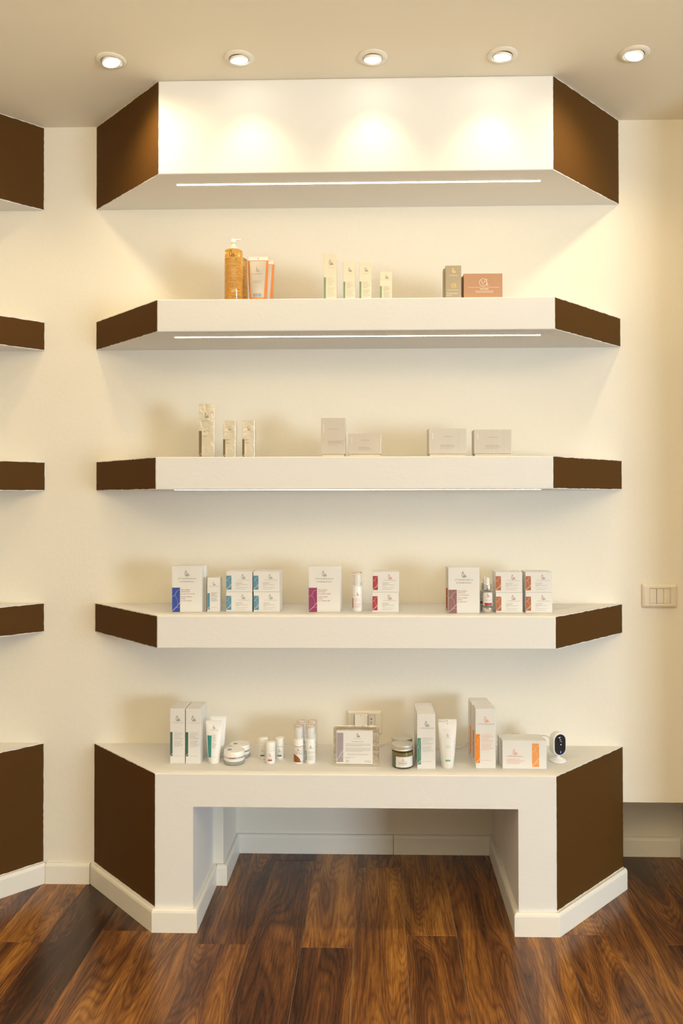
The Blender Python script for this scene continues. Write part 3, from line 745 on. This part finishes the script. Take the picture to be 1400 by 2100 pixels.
def pr_white(bandmat, style):
    def f(r, S_, w, H, ch, rc):
        h1 = lambda x, z: (x, S_(x, z)[1]-EPS, z); h2 = lambda x, z: (x, S_(x, z)[1]-2*EPS, z); rnd = random.Random(8)
        if style == 'aqua':
            pts = []; fs = []
            for j in range(9):
                t = j/8; z = ch+.003+t*(H*.64-ch)
                x0 = -(rc*.92*(1-t)+w*.42*t)*.88
                for i in range(4): pts.append((x0+(-.0055+.000*t-x0)*i/3, z))
            for j in range(8):
                for i in range(3): fs.append((j*4+i, j*4+i+1, (j+1)*4+i+1, (j+1)*4+i))
            Print(h1).quads(pts, fs).done('colour_band', bandmat, r)
            Print(h2).mark(.001, H*.82, .010, .08).done('logo', 'text_grey', r)
            p = Print(h2); p.wordmark(.001, H*.785, .025, .002)
            for i in range(12):
                if i != 6: p.words(-.003, .014, H*(.67-.026*i), .0010, rnd, rnd.uniform(.5, 1))
            p.words(-.003, .011, ch+.004, .0008, rnd); p.done('lettering', 'text_grey', r)
        else:
            pts = []; fs = []
            for j in range(9):
                t = j/8; z = ch+.006+t*(H*.86-ch-.006); hw = .0080+.0035*t
                for i in range(7): pts.append((-hw+2*hw*i/6, z))
            for j in range(8):
                for i in range(6): fs.append((j*7+i, j*7+i+1, (j+1)*7+i+1, (j+1)*7+i))
            Print(h1).quads(pts, fs).done('label', 'card', r, 'white label')
            Print(h2).rect(-.0078, .0078, ch+.006, ch+.011, 4, 1).done('colour_band', bandmat, r)
            Print(h2).mark(.0, H*.70, .009, .08).done('logo', 'text_grey', r)
            p = Print(h2); p.wordmark(0, H*.665, .017, .0018)
            for i in range(3): p.words(-.006, .007, H*(.50-.022*i), .0009, rnd)
            p.done('lettering', 'text_grey', r)
            Print(h2).rect(-.0009, .0009, H-.0055, H-.0030).done('seam_mark', 'text_dark', r)
    return f
x, y, w, h = geom(419, 453.5, 1481.5, 1567, Z5)
rc = .5*(atY(448, 1560, y).x-atY(424, 1560, y).x)
place('wtube', squeeze(w, h, rc, 'white_plastic', 1, 'white_plastic', .017, pr_white('band_aqua', 'aqua')), (x, y+rc, Z5+.0002), 'white squeeze tube with aqua band, front one', 'tube', 'aqua banded white tubes')
p = atZ(445, 1553, Z5); place('wtube', None, (atY(446, 1553, y+.065).x, y+rc+.052, Z5+.0002), 'white squeeze tube standing behind the aqua banded one', 'tube', 'aqua banded white tubes')
x, y, w, h = geom(899, 937.5, 1485, 1577, Z5)
rc = .5*(atY(931.5, 1560, y).x-atY(905, 1560, y).x)
place('ctube', squeeze(w, h, rc, 'frost_plastic', 1, 'frost_plastic', .017, pr_white('band_green', 'green')), (x, y+rc, Z5+.0002), 'translucent white tube with green foot on its label, front one', 'tube', 'translucent tubes')
place('ctube', None, (x+.003, y+rc+.035, Z5+.0002), 'translucent tube right behind the green footed one', 'tube', 'translucent tubes')

# airless pump bottles
def airless(R, H, style):
    def build():
        zb = H*.66; r = MB().lathe([(0, 0), (R*.96, 0), (R, .0015), (R, zb-.001), (R*.98, zb), (0, zb)], 32).obj('airless_bottle', 'white_plastic')
        MB().lathe([(R*.62, zb), (R*.62, zb+H*.06), (R*.82, zb+H*.10), (R*.82, H-.006), (R*.5, H-.0055), (0, H-.005)], 28).obj('pump', 'white_plastic', r)
        MB().lathe([(R*.99, zb+.0005), (R*.99, H-.001), (R*.93, H-.0002), (0, H), (0, H-.001), (R*.90, H-.0012), (R*.93, H-.002), (R*.93, zb+.0005), (R*.99, zb+.0005)], 32, caps=False).obj('clear_cap', 'cap_plastic', r)
        MB().lathe([(R*.94, H-.0011), (R*1.015, H-.0011), (R*1.02, H-.0004), (R*1.0, H+.0004), (R*.94, H+.0004), (R*.94, H-.0011)], 32, caps=False).obj('cap_ring', 'rose_metal', r)
        S_ = cyl(R); rnd = random.Random(9)
        if style == 'brown':
            Print(cyl(R*1.004)).rect(-R*1.5, R*1.5, H*.05, H*.46, 16, 1).done('label', 'card', r, 'paper label with brown edges')
            p = Print(cyl(R*1.012)); p.rect(-R*1.5, R*1.5, H*.46, H*.472, 16, 1); p.rect(-R*1.5, R*1.5, H*.045, H*.057, 16, 1)
            for i in range(14):
                xa, xb = -R*1.4+R*.135*i, -R*1.4+R*.135*(i+1); zf = lambda q: H*(.055+.20*math.sqrt(max(0, 1-((q+R*1.4)/(R*1.9))**2)))
                p.quads([(xa, H*.055), (xb, H*.055), (xb, zf(xb)), (xa, zf(xa))], [(0, 1, 2, 3)])
            p.done('colour_band', 'band_brown', r)
            S2 = cyl(R*1.016); Print(S2).mark(0, H*.36, H*.065, .08).done('logo', 'text_plum', r)
            p = Print(S2); p.wordmark(0, H*.335, R*1.5, .002)
            for i, hh in enumerate((.0014, .0010, .0014)): p.words(-R*.7, R*.85, H*(.305-.024*i), hh, rnd)
            p.done('lettering', 'band_brown', r)
        else:
            c = {'red': 'band_red', 'green': 'band_slate'}[style]
            Print(S_).rect(-R*1.35, -R*.95, H*.09, H*.34, 4, 1).done('colour_band', c, r)
            Print(S_).mark(R*.1, H*.43, H*.07, .08).done('logo', c if style == 'red' else 'text_grey', r)
            p = Print(S_); p.wordmark(R*.05, H*.41, R*1.5, .0018)
            for i in range(9):
                if i != 3: p.words(-R*.6, R*.95, H*(.33-.028*i), .0010, rnd, rnd.uniform(.7, 1))
            p.done('lettering', 'text_red' if style == 'red' else 'text_grey', r)
        return r
    return build
x, y, R, H = round_geom(722.5, 742.5, 1174.5, 1254.5, Z4)
place('air_red', airless(R, H, 'red'), (x, y, Z4+.0002), 'white airless pump bottle with crimson band between magenta mask and square boxes', 'bottle')
x, y, R, H = round_geom(602.5, 622, 1488, 1567, Z5)
place('air_brown', airless(R, H, 'brown'), (x, y, Z5+.0002), 'white airless bottle with brown curved label, front left of four', 'bottle', 'airless bottles on the bench')
AR, AH = R, H
x, y, R, H = round_geom(627.5, 646, 1490, 1567, Z5)
place('air_green', airless(AR, AH, 'green'), (x, y, Z5+.0002), 'white airless bottle with small grey print, front right of four', 'bottle', 'airless bottles on the bench')
for px, lb in ((618.3, 'white airless bottle at the back left of the four'), (640.6, 'white airless bottle at the back right of the four')):
    yy = y+.052; place('air_green', None, (atY(px, 1520, yy).x, yy, Z5+.0002), lb, 'bottle', 'airless bottles on the bench', 0.5)

# small roll-on style bottles
def mini(R, H, bandm):
    def build():
        z = H*.60
        r = MB().lathe([(0, 0), (R*.94, 0), (R*.98, .001), (R*.98, z), (0, z)], 28).obj('mini_bottle', 'white_plastic')
        MB().lathe([(R*.99, z+.0006), (R, z+.001), (R, H-.004), (R*.95, H-.0012), (R*.80, H), (0, H)], 28).obj('cap', 'white_plastic', r)
        S_ = cyl(R); Print(S_).mark(0, H*.38, H*.13, .09).done('logo', 'text_pale', r)
        Print(S_).rect(-R*.42, R*.42, H*.14, H*.21, 4, 1).done('colour_band', bandm, r)
        rnd = random.Random(2); p = Print(S_); p.wordmark(0, H*.335, R*1.4, .0018); p.words(-R*.5, R*.5, H*.26, .0009, rnd); p.done('lettering', 'text_pale', r)
        return r
    return build
x, y, R, H = round_geom(544.5, 564.5, 1520.5, 1567, Z5)
place('mini_red', mini(R, H, 'band_red'), (x, y, Z5+.0002), 'small white bottle with red rectangle, front of the three', 'bottle', 'small white bottles')
for px, lb in ((539, 'small white bottle with grey rectangle, back left of the three'), (574, 'small white bottle with grey rectangle, back right of the three')):
    yy = y+.045; place('mini_grey', mini(R, H, 'band_slate'), (atY(px, 1535, yy).x, yy, Z5+.0002), lb, 'bottle', 'small white bottles')

# cream jars
def cream(R, H):
    def build():
        r = MB().lathe([(0, 0), (R*.92, 0), (R*.98, .0015), (R, H*.10), (R, H*.26), (R*.98, H*.27), (0, H*.27)], 40).obj('cream_jar', 'thick_glass')
        MB().lathe([(R*.96, H*.272), (R*.985, H*.30), (R*.985, H*.50), (0, H*.505)], 40).obj('inner_pot', 'white_plastic', r)
        MB().lathe([(R*.97, H*.507), (R*.99, H*.515), (R*.99, H*.60), (0, H*.605)], 40).obj('silver_band', 'chrome', r)
        MB().lathe([(R*.98, H*.607), (R, H*.62), (R, H*.96), (R*.97, H), (0, H)], 40).obj('lid', 'white_plastic', r)
        top = lambda x, z: (x, z, H+EPS); p = Print(top); rnd = random.Random(5)
        p.rect(-R*.62, -R*.25, -R*.30, R*.15); p.done('lid_square', 'text_grey', r, 'grey printed square')
        p = Print(top); p.wordmark(R*.25, R*.0, R*.7, .0022); p.done('lid_lettering', 'text_pale', r)
        p = Print(cyl(R*1.0)); p.words(-R*.35, R*.15, H*.53, .0022, rnd); p.done('lettering', 'text_plum', r)
        return r
    return build
x, y, R, H = round_geom(459, 501.5, 1537, 1571, Z5)
place('cream', cream(R, H), (x, y, Z5+.0002), 'flat white cream jar with silver band, front one', 'jar', 'flat cream jars')
yy = y+.062; place('cream', None, (atY(492, 1550, yy).x, yy, Z5+.0002), 'flat white cream jar standing behind the front one', 'jar', 'flat cream jars')

# honey coloured gel jars with aluminium lids
def gel(R, H):
    def build():
        r = MB().lathe([(0, 0), (R*.90, 0), (R*.97, .002), (R*.985, .005), (R*.985, H*.72), (R*.90, H*.76), (R*.90, H*.78)], 40).obj('gel_jar', 'jar_glass')
        MB().lathe([(0, .005), (R*.90, .005), (R*.93, .008), (R*.93, H*.69), (0, H*.69)], 40).obj('gel', 'honey_gel', r, 'honey coloured gel inside')
        prof = [(R*.90, H*.775), (R, H*.78), (R*1.015, H*.795), (R*.985, H*.83), (R*1.0, H*.85), (R*1.0, H*.95), (R*1.015, H*.965), (R*1.0, H*.99), (R*.94, H), (0, H)]
        MB().lathe(prof, 40).obj('lid', 'brushed_lid', r, 'brushed aluminium screw lid')
        Print(cyl(R*.992)).rect(-R*.68, R*1.25, H*.08, H*.53, 16, 1).done('label', 'card', r, 'white wrap-around label')
        Print(cyl(R*.992)).rect(-R*1.02, -R*.69, H*.08, H*.53, 4, 1).done('colour_band', 'band_slate', r)
        S_ = cyl(R*1.004); Print(S_).mark(0, H*.37, H*.10, .08).done('logo', 'text_grey', r); rnd = random.Random(5)
        p = Print(S_); p.wordmark(0, H*.335, R*.85, .0018)
        for i, hh in enumerate((.0017, .0017, .0010)): p.words(-R*.42, R*.42, H*(.275-.045*i), hh, rnd)
        p.done('lettering', 'text_grey', r)
        return r
    return build
x, y, R, H = round_geom(803, 847, 1524, 1578, Z5)
place('gel', gel(R, H), (x, y, Z5+.0002), 'glass jar of honey coloured gel with aluminium lid, front one', 'jar', 'gel jars')
yy = y+.066; place('gel', None, (atY(824, 1540, yy).x, yy, Z5+.0002), 'gel jar with aluminium lid behind the front one', 'jar', 'gel jars')

# dropper bottles
def dropper(R, H):
    def build():
        r = MB().lathe([(0, .002), (R*.92, .002), (R*.97, .004), (R*.97, H*.56), (R*.90, H*.60), (R*.55, H*.625), (R*.45, H*.63), (R*.45, H*.66)], 32).obj('dropper_bottle', 'clear_plastic')
        MB().lathe([(0, 0), (R*.98, 0), (R, .001), (R, H*.15), (R*.6, H*.19), (0, H*.17)], 32).obj('foot', 'chrome', r, 'silver foot')
        MB().lathe([(0, H*.2), (R*.86, H*.21), (R*.86, H*.50), (0, H*.50)], 32).obj('serum', 'frost_plastic', r)
        MB().lathe([(R*.50, H*.64), (R*.74, H*.645), (R*.76, H*.66), (R*.76, H*.80), (R*.72, H*.815), (0, H*.815)], 32).obj('collar', 'chrome', r, 'silver screw collar')
        MB().lathe([(R*.44, H*.815), (R*.42, H*.90), (R*.40, H*.96), (R*.25, H*.99), (0, H)], 24).obj('bulb', 'frost_plastic', r, 'translucent bulb')
        Print(cyl(R*.98)).rect(-R*1.0, R*1.0, H*.22, H*.58, 12, 1).done('label', 'card', r, 'white label')
        Print(cyl(R*.99)).rect(-R*.7, R*.8, H*.22, H*.295, 10, 1).done('colour_band', 'band_red', r, 'red block at the foot of the label')
        Print(cyl(R*.99)).mark(0, H*.47, H*.085, .08).done('logo', 'text_red', r); rnd = random.Random(5)
        p = Print(cyl(R*.99)); p.wordmark(0, H*.44, R*1.2, .0016); p.words(-R*.6, R*.7, H*.37, .0010, rnd); p.words(-R*.5, R*.6, H*.345, .0010, rnd); p.done('lettering', 'text_red', r)
        return r
    return build
x, y, R, H = round_geom(988.5, 1010, 1184, 1258, Z4)
place('drop', dropper(R, H), (x, y, Z4+.0002), 'dropper bottle with silver collar and red block, front one', 'bottle', 'dropper bottles')
yy = y+.036; place('drop', None, (atY(994.3, 1230, yy).x, yy, Z4+.0002), 'dropper bottle half hidden behind the front one', 'bottle', 'dropper bottles', -.6)

# foil mask pouch
def pouch():
    x, y, w, h = geom(682.5, 777, 1491, 1573, Z5)
    r = empty('mask_tray', (x, y+.004, Z5+.0002)); r.rotation_euler = (-.10, 0, -.02)
    def rr(w_, h_, rad, n=6):
        o = []
        for cx_, cz_, a0 in ((w_/2-rad, rad, -PI/2), (w_/2-rad, h_-rad, 0), (-w_/2+rad, h_-rad, PI/2), (-w_/2+rad, rad, PI)):
            for i in range(n+1):
                a = a0+PI/2*i/n; o.append((cx_+rad*math.cos(a), cz_+rad*math.sin(a)))
        return o
    lay = [(w, h, .009, 0.0, .004, 0), (w, h, .009, 0.0, .0015, 0), (w-.003, h-.003, .008, .0015, 0.0, 0), (w-.012, h-.012, .006, .006, 0.0, 0), (w-.016, h-.016, .005, .008, .0022, 0), (w-.020, h-.020, .004, .010, .0024, 0)]
    v = []; f = []; n = 28
    for (ww, hh, rad, zo, yy, _) in lay:
        for px, pz in rr(ww, hh, rad): v.append((px, yy, pz+zo))
    for i in range(len(lay)-1):
        for k in range(n): f.append((i*n+k, i*n+(k+1) % n, (i+1)*n+(k+1) % n, (i+1)*n+k))
    f.append(tuple(range(n))[::-1]); f.append(tuple(range((len(lay)-1)*n, len(lay)*n)))
    MB().add(v, f).obj('foil_tray', 'foil', r, 'crinkled silver foil tray')
    S_ = lambda a, b_: (a, -.0004, b_); S2 = lambda a, b_: (a, -.0009, b_)
    lx0, lx1, lz0, lz1 = -w*.43, w*.36, h*.065, h*.88
    MB().box(lx0, lx1, -.0003, .0020, lz0, lz1).obj('label', 'card', r, 'white paper label')
    X = lambda u: lx0+(lx1-lx0)*u; Zz = lambda u: lz0+(lz1-lz0)*u
    Print(S_).rect(X(.01), X(.19), Zz(.05), Zz(.93)).done('colour_band', 'band_lilac', r)
    p = Print(S2); p.line([(X(.01), Zz(.10)), (X(.19), Zz(.40))], .0009); p.line([(X(.1), Zz(.24)), (X(.19), Zz(.22))], .0004); p.done('band_lines', 'white_line', r)
    Print(S_).mark(X(.60), Zz(.80), .0125, .08).done('logo', 'text_dark', r)
    p = Print(S_); rnd = random.Random(11)
    p.wordmark(X(.58), Zz(.745), .024, .0022)
    p.words(X(.42), X(.75), Zz(.66), .0016, rnd)
    for z in (.60, .575, .55, .525, .47, .445, .42, .395, .37): p.words(X(.25), X(.94), Zz(z), .0009, rnd, 1 if z not in (.525, .37) else .7)
    for z in (.29, .265): p.words(X(.30), X(.88), Zz(z), .0009, rnd)
    p.words(X(.24), X(.50), Zz(.19), .0010, rnd); p.words(X(.24), X(.38), Zz(.16), .0010, rnd)
    for z in (.09, .05): p.words(X(.26), X(.36), Zz(z), .0018, rnd); p.words(X(.78), X(.95), Zz(z), .0014, rnd)
    p.done('lettering', 'text_grey', r)
    tag(r, 'square silver foil mask tray with white label leaning before the wall socket', 'tray')
pouch()

# ------------------------------------------------------------------ wall plates
def plate(name, x0, x1, y0, y1, matn, label, cat):
    a = atY(x0, y0, 0); c = atY(x1, y1, 0); w = c.x-a.x; h = a.z-c.z
    r = empty(name, ((a.x+c.x)/2, 0, (a.z+c.z)/2)); tag(r, label, cat)
    ow, oh, iw, ih = w/2, h/2, w*.295, h*.315
    v = []; f = []
    rings = [(ow-.001, oh-.001, -.0002), (ow, oh, -.003), (ow-.001, oh-.001, -.0055), (ow-.008, oh-.008, -.0095), (iw+.001, ih+.001, -.0095), (iw, ih, -.0085), (iw, ih, -.001)]
    for a_, b_, y in rings:
        rad = min(.004, a_*.2)
        for cx_, cz_, a0 in ((a_-rad, -b_+rad, -PI/2), (a_-rad, b_-rad, 0), (-a_+rad, b_-rad, PI/2), (-a_+rad, -b_+rad, PI)):
            rd = rad if a_ > iw+.002 else .0005
            ccx = math.copysign(a_-rd, cx_); ccz = math.copysign(b_-rd, cz_)
            for i in range(5):
                an = a0+PI/2*i/4; v.append((ccx+rd*math.cos(an), y, ccz+rd*math.sin(an)))
    n = 20
    for i in range(len(rings)-1):
        for k in range(n): f.append((i*n+k, i*n+(k+1) % n, (i+1)*n+(k+1) % n, (i+1)*n+k))
    MB().add(v, f).obj('cover_frame', matn, r)
    return r, iw, ih
r, iw, ih = plate('light_switch', 1315, 1387.5, 1197.5, 1246, 'ivory_plastic', 'cream wall plate with three narrow rockers on the right wall', 'light switch')
for i in range(3):
    x0 = -iw+i*2*iw/3; MB().box(x0+.0006, x0+2*iw/3-.0006, -.0098 if i == 1 else -.0085, -.002, -ih+.0006, ih-.0006, .0006).obj('rocker', 'ivory_plastic', r)
MB().box(-iw, iw, -.003, -.0005, -ih, ih).obj('back_plate', 'black_hole', r)
r, iw, ih = plate('wall_socket', 711.5, 783, 1456, 1505, 'socket_plastic', 'white wall socket plate with adapter behind the foil tray', 'socket')
MB().box(-iw+.0006, -iw+2*iw*.66, -.0085, -.001, -ih+.0006, ih-.0006, .0005).obj('blank_module', 'socket_plastic', r)
MB().box(-iw+2*iw*.66+.0008, iw-.0006, -.0085, -.001, -ih+.0006, ih-.0006, .0005).obj('socket_module', 'socket_plastic', r)
mx = -iw+2*iw*.83
for dz in (-.0125, 0, .0125):
    M = Matrix.Rotation(PI/2, 3, 'X'); MB().lathe([(0, 0), (.0022 if dz else .0018, 0), (.0022 if dz else .0018, .0004), (0, .0004)], 14, (mx, -.0086, dz), True, M).obj('pin_hole', 'black_hole', r)
sx, sz = r.location.x, r.location.z
a = atY(727, 1468, -.04); c = atY(753.5, 1497, -.04)
ad = empty('plug_adapter', ((a.x+c.x)/2, -.0092, (a.z+c.z)/2)); w = (c.x-a.x)/2; h = (a.z-c.z)/2+.004
tag(ad, 'small white power adapter plugged into the wall socket', 'adapter')
MB().box(-w, w, -.034, 0, -h, h, .0022).obj('housing', 'socket_plastic', ad)
MB().box(-.004, .003, -.0343, -.0338, h-.0022, h-.0016).obj('slot', 'black_hole', ad)
MB().box(-.0015, 0, -.0343, -.0338, h-.0062, h-.005).obj('indicator', 'black_hole', ad)

# ------------------------------------------------------------------ security camera and its cable
def stadium(w, h, n=12):
    o = []; R = w/2
    for cz, a0 in ((h-R, 0), (R, PI)):
        for i in range(n+1): a = a0+PI*i/n; o.append((R*math.cos(a), cz+R*math.sin(a)))
    return o
pb = atZ(1147, 1566, Z5)
cx_, cy_ = pb.x, pb.y+.028
cm = empty('security_camera', (cx_, cy_, Z5+.0002)); cm.rotation_euler = (0, 0, .32); tag(cm, 'small white security camera with black oval face at the bench right end', 'camera')
sc = 1.0; Hc = atY(1147, 1500.5, cy_).z-Z5; bw = (atY(1162, 1530, cy_).x-atY(1130.5, 1530, cy_).x)*.96
MB().lathe([(0, 0), (.026, 0), (.0275, .0015), (.0270, .0035), (.018, .008), (.009, .012), (.006, .016), (.006, .024), (0, .026)], 36).obj('foot', 'white_plastic', cm)
z0 = .019; bh = Hc-z0; bd = .030
mb = MB(); v = []; f = []; n = 26
for y_, ins in ((bd/2+.004, .010), (bd/2+.002, .005), (bd/2-.003, .0015), (bd/2-.010, 0), (-bd/2+.004, 0), (-bd/2+.001, .0010), (-bd/2, .0028)):
    for px, pz in stadium(bw-2*ins, bh-2*ins): v.append((px, y_, z0+ins+pz))
for i in range(6):
    for k in range(n): f.append((i*n+k, i*n+(k+1) % n, (i+1)*n+(k+1) % n, (i+1)*n+k))
f.append(tuple(range(n))); f.append(tuple(range(6*n, 7*n))[::-1])
bm_ = mb.add(v, f, True); bm_.obj('camera_body', 'white_plastic', cm)
mb = MB(); v = []; f = []
for y_, ins in ((-bd/2+.001, .0042), (-bd/2-.0015, .0042), (-bd/2-.0022, .0055)):
    for px, pz in stadium(bw-2*ins, bh-2*ins): v.append((px, y_, z0+ins+pz))
for i in range(2):
    for k in range(n): f.append((i*n+k, i*n+(k+1) % n, (i+1)*n+(k+1) % n, (i+1)*n+k))
f.append(tuple(range(2*n, 3*n))[::-1]); mb.add(v, f).obj('face_plate', 'black_gloss', cm, 'glossy black oval face')
M = Matrix.Rotation(PI/2, 3, 'X'); lz = z0+bh*.70
MB().lathe([(.0105, 0), (.0105, .0016), (.0085, .0020), (.0070, .0005), (.0045, .0002)], 28, (0, -bd/2-.0020, lz), True, M).obj('lens_ring', 'black_gloss', cm)
MB().lathe([(.0045, .0004), (.003, .0014), (0, .0018)], 20, (0, -bd/2-.0020, lz), True, M).obj('lens', 'lens_glass', cm)
MB().lathe([(.0011, 0), (.0011, .0006), (0, .0007)], 12, (.0018, -bd/2-.0021, z0+bh*.50), True, M).obj('sensor', 'led_white', cm)
for zz in (.155, .205): MB().lathe([(.0010, 0), (.0010, .0006), (0, .0007)], 12, (.0012, -bd/2-.0021, z0+bh*zz), True, M).obj('status_light', 'led_blue', cm, 'blue status light')
pts = []
def bez(ps, n=10):
    o = []
    for i in range(len(ps)-1):
        p0, p1, p2, p3 = ps[max(i-1, 0)], ps[i], ps[i+1], ps[min(i+2, len(ps)-1)]
        for k in range(n):
            t = k/n; o.append(tuple(.5*((2*p1[j])+(-p0[j]+p2[j])*t+(2*p0[j]-5*p1[j]+4*p2[j]-p3[j])*t*t+(-p0[j]+3*p1[j]-3*p2[j]+p3[j])*t**3) for j in range(3)))
    return o+[ps[-1]]
def cp(px, py, y): q = atY(px, py, y); return (q.x, q.y, max(q.z, Z5+.0022))
ps = [(ad.location.x, -.044, ad.location.z-.012), cp(757, 1532, -.045), cp(783, 1526, -.03), cp(810, 1521, -.02), cp(850, 1536, -.03), cp(900, 1534, -.05), cp(940, 1533.5, -.05), cp(953, 1527, -.03), cp(968, 1521, -.02),
      cp(1010, 1524, -.02), cp(1035, 1512, -.02), cp(1056, 1503, -.02), cp(1090, 1512, -.03), cp(1120, 1509, -.08), (cx_+.004, cy_+.022, Z5+.036)]
MB().tube(bez(ps), .0018).obj('power_cable', 'cable')
tag(bpy.data.objects['power_cable'], 'thin white cable trailing along the bench from the adapter to the camera', 'cable')
